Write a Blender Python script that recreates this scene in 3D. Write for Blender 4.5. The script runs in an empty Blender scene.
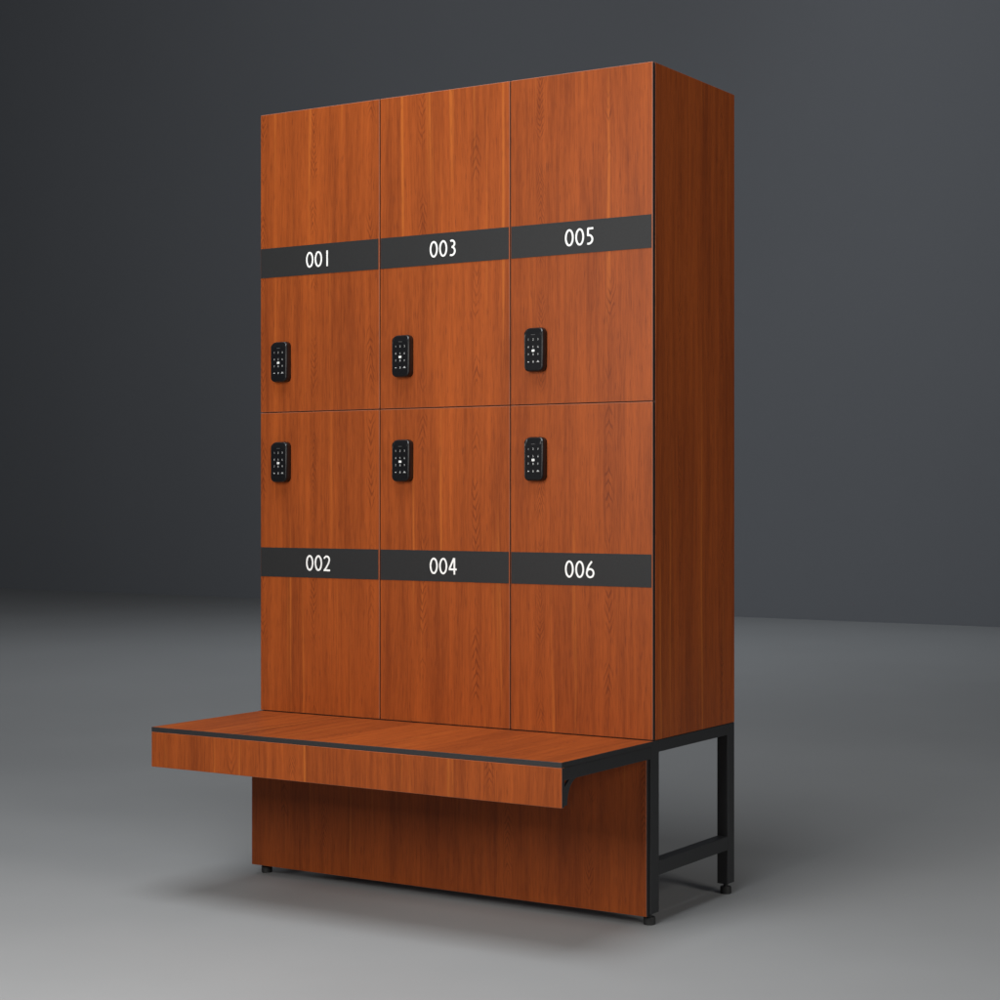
import bpy, bmesh, math
from mathutils import Vector, Matrix

S = bpy.context.scene
COL = S.collection

# ------------------------------------------------------------------ materials
class NT:
    """tiny helper for writing shader maths"""
    def __init__(self, m):
        self.t = m.node_tree
        self.n = self.t.nodes
        self.l = self.t.links
    def node(self, typ, **kw):
        nd = self.n.new(typ)
        for k, v in kw.items():
            setattr(nd, k, v)
        return nd
    def put(self, sock, v):
        if hasattr(v, 'links'):
            self.l.new(v, sock)
        else:
            sock.default_value = v
    def math(self, op, a, b=None, c=None, clamp=False):
        nd = self.node('ShaderNodeMath', operation=op, use_clamp=clamp)
        self.put(nd.inputs[0], a)
        if b is not None: self.put(nd.inputs[1], b)
        if c is not None: self.put(nd.inputs[2], c)
        return nd.outputs[0]
    def vec(self, x, y, z=0.0):
        nd = self.node('ShaderNodeCombineXYZ')
        for i, v in enumerate((x, y, z)): self.put(nd.inputs[i], v)
        return nd.outputs[0]
    def noise(self, v, scale=1.0, detail=2.0, rough=0.5, dist=0.0):
        nd = self.node('ShaderNodeTexNoise')
        self.l.new(v, nd.inputs['Vector'])
        nd.inputs['Scale'].default_value = scale
        nd.inputs['Detail'].default_value = detail
        nd.inputs['Roughness'].default_value = rough
        nd.inputs['Distortion'].default_value = dist
        return nd.outputs[0]
    def remap(self, v, a, b, c=0.0, d=1.0, smooth=True):
        nd = self.node('ShaderNodeMapRange', interpolation_type='SMOOTHSTEP' if smooth else 'LINEAR')
        self.put(nd.inputs[0], v)
        for i, x in enumerate((a, b, c, d)): nd.inputs[i + 1].default_value = x
        return nd.outputs[0]
    def mix(self, f, a, b, mode='MIX'):
        nd = self.node('ShaderNodeMix', data_type='RGBA', blend_type=mode)
        self.put(nd.inputs[0], f)
        self.put(nd.inputs[6], a if hasattr(a, 'links') else (*a, 1))
        self.put(nd.inputs[7], b if hasattr(b, 'links') else (*b, 1))
        return nd.outputs[2]

def new_mat(name, color=(.5, .5, .5), rough=.5, spec=.5, metal=0.0):
    m = bpy.data.materials.new(name)
    m.use_nodes = True
    b = m.node_tree.nodes['Principled BSDF']
    b.inputs['Base Color'].default_value = (*color, 1)
    b.inputs['Roughness'].default_value = rough
    b.inputs['Specular IOR Level'].default_value = spec
    b.inputs['Metallic'].default_value = metal
    m.diffuse_color = (*color, 1)
    return m

def wood_mat(name, along, seed=0.0):
    """cherry laminate; the grain runs along 'z' or 'y'"""
    m = new_mat(name, (.3, .07, .02), .4)
    k = NT(m)
    bsdf = k.n['Principled BSDF']
    tc = k.node('ShaderNodeTexCoord')
    sp = k.node('ShaderNodeSeparateXYZ')
    k.l.new(tc.outputs['Object'], sp.inputs[0])
    x, y, z = sp.outputs
    if along == 'z':
        a = k.math('ADD', k.math('SUBTRACT', x, y), seed); b = z
    else:
        a = k.math('ADD', x, seed); b = y
    # slow wander of the fibres
    wob = k.math('MULTIPLY', k.math('SUBTRACT', k.noise(k.vec(k.math('MULTIPLY', a, 6), k.math('MULTIPLY', b, 1.6), 3.1)), .5), .018)
    aw = k.math('ADD', a, wob)
    def st(fa, fb, w=0.0, **kw):
        return k.noise(k.vec(k.math('MULTIPLY', aw, fa), k.math('MULTIPLY', b, fb), w), **kw)
    broad = k.remap(st(16, 1.1, 1.7, detail=3.0), .28, .72)
    mid = k.remap(st(85, 2.4, 5.3, detail=4.0, rough=.65), .3, .7)
    fine = k.remap(st(270, 15, 8.9, detail=3.0, rough=.65), .27, .73)
    pores = k.remap(st(480, 26, 2.2, detail=1.0), .60, .74)
    streak = k.remap(st(60, .8, 11.0, detail=1.0), .62, .76)          # pale streaks
    # cathedral figure: columns of nested pointed arches that turn over every so often
    P, LN = .185, .62
    cell = k.math('FLOOR', k.math('DIVIDE', aw, P))
    wn = k.node('ShaderNodeTexWhiteNoise', noise_dimensions='1D'); k.put(wn.inputs['W'], k.math('ADD', cell, seed))
    rc = k.node('ShaderNodeSeparateColor'); k.l.new(wn.outputs['Color'], rc.inputs[0])
    r0, r1, r2 = rc.outputs[0], rc.outputs[1], rc.outputs[2]
    ctr = k.math('MULTIPLY', k.math('ADD', k.math('ADD', cell, .28), k.math('MULTIPLY', r0, .44)), P)
    drift = k.math('MULTIPLY', k.math('SUBTRACT', k.noise(k.vec(k.math('MULTIPLY', b, 5), cell, seed)), .5), .016)
    dd = k.math('ABSOLUTE', k.math('SUBTRACT', k.math('ADD', aw, drift), ctr))
    pp = k.math('PINGPONG', k.math('ADD', b, k.math('MULTIPLY', r1, 2.0)), LN / 2)
    jig = k.math('SUBTRACT', k.noise(k.vec(k.math('MULTIPLY', a, 60), k.math('MULTIPLY', b, 16), 7.7), 1.0, 3.0), .5)
    bj = k.math('ADD', pp, k.math('MULTIPLY', jig, .045))
    spacing = k.math('ADD', .017, k.math('MULTIPLY', r2, .013))
    ph = k.math('SUBTRACT', k.math('DIVIDE', bj, spacing), k.math('DIVIDE', k.math('MULTIPLY', dd, 2.4), spacing))
    ring = k.remap(k.math('SINE', k.math('MULTIPLY', ph, 6.2832)), .15, .95)
    fig = k.math('MULTIPLY', ring, k.remap(k.math('ADD', dd, k.math('MULTIPLY', jig, .016)), .017, .003))
    fig = k.math('MULTIPLY', fig, k.math('MULTIPLY', k.remap(pp, .012, .05), k.remap(pp, LN / 2 - .008, LN / 2 - .06)))
    fig = k.math('MULTIPLY', fig, k.remap(k.noise(k.vec(cell, k.math('MULTIPLY', b, 6.5), 4.4), 1.0, 2.0), .39, .57))
    # small dark knots of figure
    tone = k.math('ADD', k.math('MULTIPLY', broad, .38), k.math('ADD', k.math('MULTIPLY', mid, .34), k.math('MULTIPLY', fine, .28)))
    col = k.mix(tone, WOOD_DARK, WOOD_LIGHT)
    col = k.mix(k.math('MULTIPLY', streak, .50), col, WOOD_STREAK)
    col = k.mix(k.math('MULTIPLY', fig, .50), col, WOOD_FIG)
    col = k.mix(k.math('MULTIPLY', pores, .38), col, WOOD_FIG)
    k.l.new(col, bsdf.inputs['Base Color'])
    rg = k.math('ADD', k.math('MULTIPLY', fine, .07), k.math('ADD', k.math('MULTIPLY', pores, .05), .40))
    k.l.new(rg, bsdf.inputs['Roughness'])
    bsdf.inputs['Specular IOR Level'].default_value = .17
    bp = k.node('ShaderNodeBump'); bp.inputs['Strength'].default_value = .05; bp.inputs['Distance'].default_value = .0005
    k.l.new(k.math('SUBTRACT', fine, pores), bp.inputs['Height'])
    k.l.new(bp.outputs[0], bsdf.inputs['Normal'])
    return m

def speckle_mat(name, c0, c1, scale, rough, spec=.5, bump=.1):
    m = new_mat(name, c0, rough, spec)
    k = NT(m); bsdf = k.n['Principled BSDF']
    tc = k.node('ShaderNodeTexCoord')
    n1 = k.noise(tc.outputs['Object'], scale, 3.0, .6)
    k.l.new(k.mix(k.remap(n1, .3, .7), c0, c1), bsdf.inputs['Base Color'])
    bp = k.node('ShaderNodeBump'); bp.inputs['Strength'].default_value = bump; bp.inputs['Distance'].default_value = .0004
    k.l.new(n1, bp.inputs['Height']); k.l.new(bp.outputs[0], bsdf.inputs['Normal'])
    return m

WOOD_DARK = (.162, .0325, .0078)
WOOD_LIGHT = (.375, .0810, .0145)
WOOD_STREAK = (.50, .135, .022)
WOOD_FIG = (.085, .016, .006)

wood = wood_mat('cherry_laminate', 'z')
wood_seat = wood_mat('cherry_laminate_seat', 'y', 4.3)
wood_kick = wood_mat('cherry_laminate_kick', 'z', 9.15)
core = speckle_mat('black_laminate_core', (.012, .012, .013), (.020, .020, .021), 300, .55)
rim = new_mat('laminate_rim', (.33, .10, .045), .4)  # bared laminate paper, tinted paler to carry the bevel's highlight
band_m = speckle_mat('charcoal_band', (.0155, .016, .0165), (.020, .020, .0205), 400, .6, .3)
steel = speckle_mat('black_powder_coat', (.012, .0125, .0135), (.020, .0205, .022), 900, .5, bump=.25)
rubber = speckle_mat('black_rubber', (.012, .012, .012), (.024, .024, .024), 500, .6)
white = new_mat('white_print', (.86, .86, .84), .5)
lock_m = speckle_mat('lock_plastic', (.005, .005, .0055), (.008, .008, .0085), 700, .30, .3)
lock_face = new_mat('lock_touch_face', (.007, .007, .008), .24)
lock_ink = new_mat('lock_key_print', (.42, .42, .41), .5)
lock_card = new_mat('lock_card_print', (.70, .70, .68), .5)
inside = new_mat('locker_inside', (.02, .012, .008), .7)

# ------------------------------------------------------------------ geometry helpers
def link(name, bm, mats, parent=None, smooth=False):
    me = bpy.data.meshes.new(name)
    bmesh.ops.recalc_face_normals(bm, faces=bm.faces)
    bm.to_mesh(me); bm.free()
    for m in (mats if isinstance(mats, (list, tuple)) else [mats]): me.materials.append(m)
    if smooth:
        for p in me.polygons: p.use_smooth = True
    o = bpy.data.objects.new(name, me)
    COL.objects.link(o)
    o.parent = parent
    return o

def box(bm, x0, x1, y0, y1, z0, z1, bev=0.0, seg=1, mi=0):
    pre = set(bm.faces)
    r = bmesh.ops.create_cube(bm, size=1.0)
    for v in r['verts']:
        v.co = Vector(((x0 + x1) / 2 + v.co.x * (x1 - x0), (y0 + y1) / 2 + v.co.y * (y1 - y0), (z0 + z1) / 2 + v.co.z * (z1 - z0)))
    if bev:
        es = {e for v in r['verts'] for e in v.link_edges}
        bmesh.ops.bevel(bm, geom=list(es), offset=bev, segments=seg, affect='EDGES', profile=.5)
    for f in bm.faces:
        if f not in pre: f.material_index = mi
    bm.normal_update()

def laminate_board(x0, x1, y0, y1, z0, z1, face_axis, bev=.0012, rim_slot=2):
    """compact board: wood on its two big faces, black core on its edges, a fine arris, its light line put into the rim colour"""
    bm = bmesh.new()
    box(bm, x0, x1, y0, y1, z0, z1, bev)
    for f in bm.faces:
        n = [abs(c) for c in f.normal]
        if max(n) < .98: f.material_index = rim_slot
        elif n[face_axis] > .98: f.material_index = 0
        else: f.material_index = 1
    return bm

def prism(bm, pts, thick_axis, t0, t1, mi=0):
    """extrude a 2D outline; thick_axis 0 -> pts are (y,z), 1 -> pts are (x,z)"""
    def P(p, t): return (t, p[0], p[1]) if thick_axis == 0 else (p[0], t, p[1])
    a = [bm.verts.new(P(p, t0)) for p in pts]
    b = [bm.verts.new(P(p, t1)) for p in pts]
    fs = [bm.faces.new(a), bm.faces.new(b[::-1])]
    n = len(pts)
    for i in range(n):
        fs.append(bm.faces.new((a[i], b[i], b[(i + 1) % n], a[(i + 1) % n])))
    for f in fs: f.material_index = mi

def lathe(bm, prof, cx, cy, seg=28):
    rings = []
    for r, z in prof:
        rings.append([bm.verts.new((cx + r * math.cos(2 * math.pi * i / seg), cy + r * math.sin(2 * math.pi * i / seg), z)) for i in range(seg)])
    for a, b in zip(rings, rings[1:]):
        for i in range(seg):
            bm.faces.new((a[i], a[(i + 1) % seg], b[(i + 1) % seg], b[i]))
    bm.faces.new(rings[0][::-1]); bm.faces.new(rings[-1])

# ---- humanist sans numerals as stroked outlines, unit height
def arc(cx, cz, rx, rz, a0, a1, n=18):
    return [(cx + rx * math.cos(math.radians(a0 + (a1 - a0) * i / n)), cz + rz * math.sin(math.radians(a0 + (a1 - a0) * i / n))) for i in range(n + 1)]
H = .058          # half stroke
GLYPH = {
    '0': [('c', arc(.30, .5, .235, .5 - H, 90, 450, 40)[:-1])],
    '1': [('o', [(.30, 0), (.30, 1)])],
    '2': [('o', arc(.265, .715, .205, .22, 160, -8, 18) + [(.43, .56), (.35, .40), (.10, H)]), ('o', [(.03, H), (.53, H)])],
    '3': [('o', arc(.235, .745, .19, .19, 125, -90, 18)), ('o', arc(.215, .30, .235, .245, 90, -120, 20))],
    '4': [('o', [(.385, .99), (.06, .345)]), ('o', [(.01, .315), (.58, .315)]), ('o', [(.415, 0), (.415, 1)])],
    '5': [('o', [(.50, 1 - H), (.15, 1 - H)]), ('o', [(.16, .97), (.145, .53)]), ('o', [(.115, .555)] + arc(.20, .315, .245, .25, 80, -110, 20))],
    '6': [('c', arc(.30, .295, .225, .235, 90, 450, 36)[:-1]), ('o', [(.085, .34), (.12, .52), (.22, .74), (.41, .97)])],
    '7': [('o', [(.05, 1 - H), (.52, 1 - H)]), ('o', [(.49, .93), (.33, .55), (.20, 0)])],
    '8': [('c', arc(.30, .745, .175, .19, 90, 450, 30)[:-1]), ('c', arc(.30, .29, .215, .235, 90, 450, 30)[:-1])],
    '9': [('c', arc(.30, .705, .225, .235, 90, 450, 36)[:-1]), ('o', [(.515, .66), (.48, .48), (.38, .26), (.19, .03)])],
}
def stroke(bm, pts, closed, half, y0, y1):
    n = len(pts); L = []; R = []
    for i in range(n):
        if closed: p, q = Vector(pts[i - 1]), Vector(pts[(i + 1) % n])
        else: p, q = Vector(pts[max(i - 1, 0)]), Vector(pts[min(i + 1, n - 1)])
        t = (q - p).normalized(); nn = Vector((-t.y, t.x)); c = Vector(pts[i])
        L.append(c + nn * half); R.append(c - nn * half)
    f = [[bm.verts.new((p.x, y, p.y)) for p in s] for s in (L, R) for y in (y0, y1)]   # L front, L back, R front, R back
    last = n if closed else n - 1
    for i in range(last):
        j = (i + 1) % n
        bm.faces.new((f[0][i], f[0][j], f[2][j], f[2][i]))
        bm.faces.new((f[1][i], f[3][i], f[3][j], f[1][j]))
        bm.faces.new((f[0][i], f[1][i], f[1][j], f[0][j]))
        bm.faces.new((f[2][i], f[2][j], f[3][j], f[3][i]))
    if not closed:
        for i in (0, n - 1): bm.faces.new((f[0][i], f[2][i], f[3][i], f[1][i]))

def glyph(bm, ch, x, z, h, y_front, y_back, wide=1.0, half=None):
    for k, (kind, pts) in enumerate(GLYPH[ch]):
        P = [(x + px * h * wide, z + pz * h) for px, pz in pts]
        stroke(bm, P, kind == 'c', (half or H) * h, y_front - .00006 * k, y_back)

def thing(name, label, cat, loc=(0, 0, 0)):
    o = bpy.data.objects.new(name, None)
    COL.objects.link(o); o.location = loc
    o['label'] = label; o['category'] = cat
    o.empty_display_size = .2
    return o

# ------------------------------------------------------------------ sizes (metres), fitted to the photograph
W, D = 1.2, .4475
Z0, Z1 = .4385, 2.0505            # cabinet bottom and top
ZM = (Z0 + Z1) / 2
GAP = .0014
T = .0105                          # compact board thickness

# ------------------------------------------------------------------ locker bench (stand)
bench = thing('locker_bench', 'cherry wood bench with black edged seat and black steel legs, carrying the numbered lockers', 'bench', (-.6, 0, 0))
def B(o):                          # children keep world-built coordinates
    if o.parent is bench: o.matrix_parent_inverse = Matrix.Translation((.6, 0, 0))
    return o

B(link('seat', laminate_board(-W + .006, .004, -.4327, -.0025, .4265, .4383, 2, .0006, 1), [wood_seat, core], bench))
B(link('front_board', laminate_board(-W + .006, .004, -.4327, -.4207, .3385, .4262, 1, .0008), [wood, core, rim], bench))
B(link('kick_panel', laminate_board(-1.2105, -.006, -.0225, -.0105, .024, .424, 1, .0008), [wood_kick, core, rim], bench))

def post(x0, x1, y0, y1):
    bm = bmesh.new(); box(bm, x0, x1, y0, y1, .0275, .438, .0016, 2)
    p = B(link('post', bm, steel, bench))
    cx, cy = (x0 + x1) / 2, (y0 + y1) / 2
    f = bmesh.new()
    lathe(f, [(.0135, 0), (.0145, .0015), (.0145, .0160), (.0130, .0185), (.0060, .019), (.0060, .0275)], cx, cy)
    B(link('levelling_foot', f, rubber, p))
for xs in ((-.030, 0), (-1.2, -1.170)):
    post(*xs, -.010, .031)
    post(*xs, D - .040, D)
    bm = bmesh.new(); box(bm, *xs, .0312, D - .0402, .409, .4379, .0014, 2); B(link('side_rail', bm, steel, bench))
    bm = bmesh.new(); box(bm, *xs, .0312, D - .0402, .115, .150, .0014, 2); B(link('stretcher', bm, steel, bench))
    bm = bmesh.new(); box(bm, *xs, -.4205, -.0102, .3965, .4262, .0014, 2); B(link('seat_arm', bm, steel, bench))
    # gusset behind the front board, concave hypotenuse and a notch in the corner
    gy, gz = -.4205, .3963
    pts = [(gy, gz - .022), (gy + .026, gz - .005), (gy + .032, gz), (gy + .070, gz)]
    pts += [(gy + .070 - .047 * math.sin(t * math.pi / 2) , gz - .055 * (1 - math.cos(t * math.pi / 2))) for t in [i / 8 for i in range(1, 9)]]
    pts += [(gy + .020, gz - .056), (gy, gz - .056)]
    bm = bmesh.new()
    xo = xs[1] - .008 if xs[1] > -.5 else xs[0] + .003
    prism(bm, pts, 0, xo, xo + .005); B(link('gusset', bm, steel, bench))
bm = bmesh.new(); box(bm, -1.1698, -.0302, D - .030, D - .002, .409, .4378, .0014, 2); B(link('back_rail', bm, steel, bench))
bm = bmesh.new(); box(bm, -1.1698, -.0302, .002, .030, .409, .4378, .0014, 2); B(link('front_rail', bm, steel, bench))

# ------------------------------------------------------------------ locker cabinet
cab = thing('locker_cabinet', 'tall cherry wood locker cabinet with six numbered doors and black keypad locks', 'locker', (-.6, 0, Z0))
def Cc(o):
    if o.parent is cab: o.matrix_parent_inverse = Matrix.Translation((.6, 0, -Z0))
    return o

for x0, x1 in ((-.018, 0), (-W, -W + .018)):
    Cc(link('side_panel', laminate_board(x0, x1, .0125, D, Z0, Z1, 0, .0008, 0), [wood_kick if x1 == 0 else wood, core], cab))
Cc(link('top_panel', laminate_board(-W + .0182, -.0182, .0145, D - .0065, Z1 - .019, Z1 - .001, 2, .0008, 0), [wood_seat, core], cab))
Cc(link('bottom_panel', laminate_board(-W + .0182, -.0182, .0145, D - .0065, Z0 + .001, Z0 + .019, 2, .0008, 0), [wood_seat, core], cab))
bm = bmesh.new(); box(bm, -W + .0182, -.0182, D - .0062, D - .001, Z0 + .002, Z1 - .002); Cc(link('back_panel', bm, core, cab))
for xd in (-.8, -.4):
    bm = bmesh.new(); box(bm, xd - .009, xd + .009, .016, D - .0066, Z0 + .0195, Z1 - .0195); Cc(link('divider', bm, inside, cab))
for i in range(3):
    bm = bmesh.new(); x0 = -W + .4 * i
    box(bm, x0 + .0185, x0 + .3815, .016, D - .0066, ZM - .009, ZM + .009); Cc(link('shelf', bm, inside, cab))

def rounded(w, h, r, n=6):
    pts = []
    for cx, cz, a in ((w / 2 - r, h / 2 - r, 0), (-w / 2 + r, h / 2 - r, 90), (-w / 2 + r, -h / 2 + r, 180), (w / 2 - r, -h / 2 + r, 270)):
        pts += [(cx + r * math.cos(math.radians(a + 90 * i / n)), cz + r * math.sin(math.radians(a + 90 * i / n))) for i in range(n + 1)]
    return pts

def lock_body(cx, cz):
    """housing: rounded slab with a rolled front edge and a glossy touch face"""
    bm = bmesh.new()
    LW, LH, LT = .0545, .108, .021
    layers = [(0.0, 1.0, 0.0), (.0, 1.0, -.0165), (.0005, 1, -.0186), (.0014, 1, -.0201), (.0028, 1, -LT)]
    rings = []
    for ins, _, y in layers:
        rings.append([bm.verts.new((cx + px, y + (.50 * max(0, pz - LH / 2 + .013) if y < -.012 else 0), cz + pz)) for px, pz in rounded(LW - 2 * ins, LH - 2 * ins, .013 - ins * .6)])
    n = len(rings[0])
    for a, b in zip(rings, rings[1:]):
        for i in range(n): bm.faces.new((a[i], a[(i + 1) % n], b[(i + 1) % n], b[i]))
    bm.faces.new(rings[0][::-1])
    # recessed glossy face
    inner = [bm.verts.new((cx + px, -LT + .0004, cz - .0050 + pz)) for px, pz in rounded(LW - .0070, LH - .0222, .0080)]
    for i in range(n): bm.faces.new((rings[-1][i], rings[-1][(i + 1) % n], inner[(i + 1) % n], inner[i]))
    bm.normal_update()
    for q in bm.faces:                       # the glossy sloped brow above the keys
        if q.calc_center_median().z > cz + LH / 2 - .014 and abs(q.normal.z) > .25 and abs(q.normal.y) > .55: q.material_index = 1
    f = bm.faces.new(inner); f.material_index = 1
    return bm, -LT + .0004

def keypad(cx, cz, yf):
    bm = bmesh.new()
    px, pz, h = .0137, .0183, .0050
    rows = ['123', '456', '789']
    for r, row in enumerate(rows):
        for c, ch in enumerate(row):
            glyph(bm, ch, cx + (c - 1) * px - .30 * h, cz + .0245 - r * pz - h / 2, h, yf - .0003, yf + .0003, 1.0, .075)
    zr = cz + .0245 - 3 * pz
    glyph(bm, '0', cx - .30 * h, zr - h / 2, h, yf - .0003, yf + .0003, 1.0, .10)
    stroke(bm, [(cx - px - .0022, zr), (cx - px + .0022, zr)], False, .0011, yf - .0003, yf + .0003)        # minus-like key
    # bell-shaped key
    prism(bm, [(cx + px - .0048, zr - .0012), (cx + px - .0022, zr + .0006), (cx + px - .0008, zr + .0030), (cx + px + .0008, zr + .0030), (cx + px + .0022, zr + .0006), (cx + px + .0048, zr - .0012)], 1, yf - .0003, yf + .0003)
    return bm

def card_mark(cx, cz, yf):
    bm = bmesh.new()
    z = cz + .0245 - 1.5 * .0183
    prism(bm, [(cx + a, z + b) for a, b in rounded(.0084, .0058, .0012, 3)], 1, yf - .0004, yf + .0003)
    return bm

def maker_line(cx, cz, yf):
    bm = bmesh.new()
    prism(bm, [(cx - .0055, cz + .0357), (cx + .0055, cz + .0357), (cx + .0055, cz + .0366), (cx - .0055, cz + .0366)], 1, yf - .0003, yf + .0003)
    return bm

NUM = {(0, 1): '001', (0, 0): '002', (1, 1): '003', (1, 0): '004', (2, 1): '005', (2, 0): '006'}
for i in range(3):
    for up in (1, 0):
        x0, x1 = -W + .4 * i + GAP, -W + .4 * (i + 1) - GAP
        z0, z1 = (ZM + GAP * .8, Z1) if up else (Z0 + .0012, ZM - GAP * .8)
        num = NUM[(i, up)]
        door = Cc(link('door', laminate_board(x0, x1, 0, T, z0, z1, 1, .0013), [wood, core, rim], cab))
        door['label'] = 'cherry wood locker door numbered ' + num
        zb = (1.6085, 1.6880) if up else (.8020, .8805)
        bm = bmesh.new(); box(bm, x0 + .0022, x1 - .0024, -.0009, .0004, *zb)
        Cc(link('number_band', bm, band_m, door))
        bm = bmesh.new()
        h = .0420; pitch = .0292; zc = sum(zb) / 2 - h / 2; xc = (x0 + x1) / 2
        for q, ch in enumerate(num):
            glyph(bm, ch, xc + (q - 1) * pitch - .30 * h, zc, h, -.0013, -.0006)
        Cc(link('locker_number', bm, white, door))
        cx = -W + .4 * i + .0795
        cz = ZM + .1345 if up else ZM - .1340
        bm, yf = lock_body(cx, cz)
        lk = Cc(link('keypad_lock', bm, [lock_m, lock_face], door))
        for p in lk.data.polygons: p.use_smooth = p.material_index == 0 and len(p.vertices) == 4
        Cc(link('key_symbols', keypad(cx, cz, yf), lock_ink, door))
        Cc(link('card_symbol', card_mark(cx, cz, yf), lock_card, door))
        Cc(link('status_line', maker_line(cx, cz, yf), new_mat('lock_grey_line', (.10, .10, .10), .4), door))

# ------------------------------------------------------------------ camera (fitted)
CAM = Vector((2.1022, -3.9898, 1.0192)); YAW = -.5655
FW = Vector((math.sin(YAW), math.cos(YAW), 0)); RT = Vector((math.cos(YAW), -math.sin(YAW), 0))
def at(side, depth, z): return CAM + FW * depth + RT * side + Vector((0, 0, z - CAM.z))
cd = bpy.data.cameras.new('camera'); cam = bpy.data.objects.new('camera', cd); COL.objects.link(cam)
cam.location = CAM; cam.rotation_euler = (math.radians(90), 0, -YAW)
cd.sensor_width = 36; cd.lens = 36 * 1.8953454; cd.shift_y = -.00395
cd.clip_end = 300
S.camera = cam

# ------------------------------------------------------------------ studio floor and wall
def studio_mat(name, c0, c1, rough, scale):
    m = new_mat(name, c0, rough, .35)
    k = NT(m); b = k.n['Principled BSDF']
    tc = k.node('ShaderNodeTexCoord')
    n = k.noise(tc.outputs['Object'], scale, 4.0, .6)
    n2 = k.noise(tc.outputs['Object'], 260, 2.0, .6)
    f = k.math('ADD', k.math('MULTIPLY', n, .75), k.math('MULTIPLY', n2, .25))
    k.l.new(k.mix(k.remap(f, .3, .7), c0, c1), b.inputs['Base Color'])
    k.l.new(k.math('ADD', k.math('MULTIPLY', n, .1), rough - .05), b.inputs['Roughness'])
    return m
floor_m = studio_mat('studio_floor', (.285, .287, .288), (.300, .302, .303), .60, 1.2)
wall_m = studio_mat('studio_wall', (.190, .199, .215), (.196, .205, .221), .85, .6)
bm = bmesh.new()
vs = [bm.verts.new(p) for p in ((-45, -25, 0), (40, -25, 0), (40, 45, 0), (-45, 45, 0))]
bm.faces.new(vs)
fl = link('floor', bm, floor_m); fl['kind'] = 'structure'
L, R_ = at(-5.54, 21.0, 0), at(3.88, 14.74, 0)
d = (R_ - L).normalized(); a, b = L - d * 18, R_ + d * 14
nrm = Vector((-d.y, d.x, 0))
bm = bmesh.new()
q = [a, b, b + nrm * .2, a + nrm * .2]
lo = [bm.verts.new((p.x, p.y, .0)) for p in q]; hi = [bm.verts.new((p.x, p.y, 12)) for p in q]
bm.faces.new(lo[::-1]); bm.faces.new(hi)
for i in range(4): bm.faces.new((lo[i], lo[(i + 1) % 4], hi[(i + 1) % 4], hi[i]))
wl = link('wall', bm, wall_m); wl['kind'] = 'structure'

# ------------------------------------------------------------------ lamps
def area(name, loc, target, size, power, color=(1, 1, 1), sy=None, spread=180):
    l = bpy.data.lights.new(name, 'AREA'); l.energy = power; l.color = color
    l.shape = 'RECTANGLE'; l.size = size; l.size_y = sy or size; l.spread = math.radians(spread)
    o = bpy.data.objects.new(name, l); COL.objects.link(o); o.location = loc
    o.rotation_euler = (Vector(target) - Vector(loc)).to_track_quat('-Z', 'Y').to_euler()
    return o
area('key_softbox', (-.4, -2.4, 1.65), (-.6, 0, 1.1), 1.0, 53, (1, .985, .96), sy=1.4)
area('overhead_softbox', (-.4, -1.4, 4.6), (-.4, -1.0, 0), 2.2, 134, (.92, .96, 1))
area('side_softbox', (5.0, -1.6, 2.8), (0, .2, 1.1), 1.6, 104, (1, .97, .93))
area('wall_softbox', at(-3.5, 7.0, 8.0), at(-2.0, 18, 3.0), 3.0, 275, (.94, .965, 1))
area('rear_floor_fill', at(1.2, 12.6, 7.0), at(1.0, 13.0, 0), 6.5, 42, (.86, .93, 1), sy=3.5, spread=85)  # unseen fill, added to lift the far floor towards the horizon

w = bpy.data.worlds.new('World'); S.world = w; w.use_nodes = True
bg = w.node_tree.nodes['Background']
bg.inputs[0].default_value = (.80, .90, 1, 1); bg.inputs[1].default_value = .03

S.view_settings.view_transform = 'Standard'
S.view_settings.look = 'None'
S.view_settings.exposure = 0
S.view_settings.gamma = 1
S.view_settings.use_curve_mapping = False
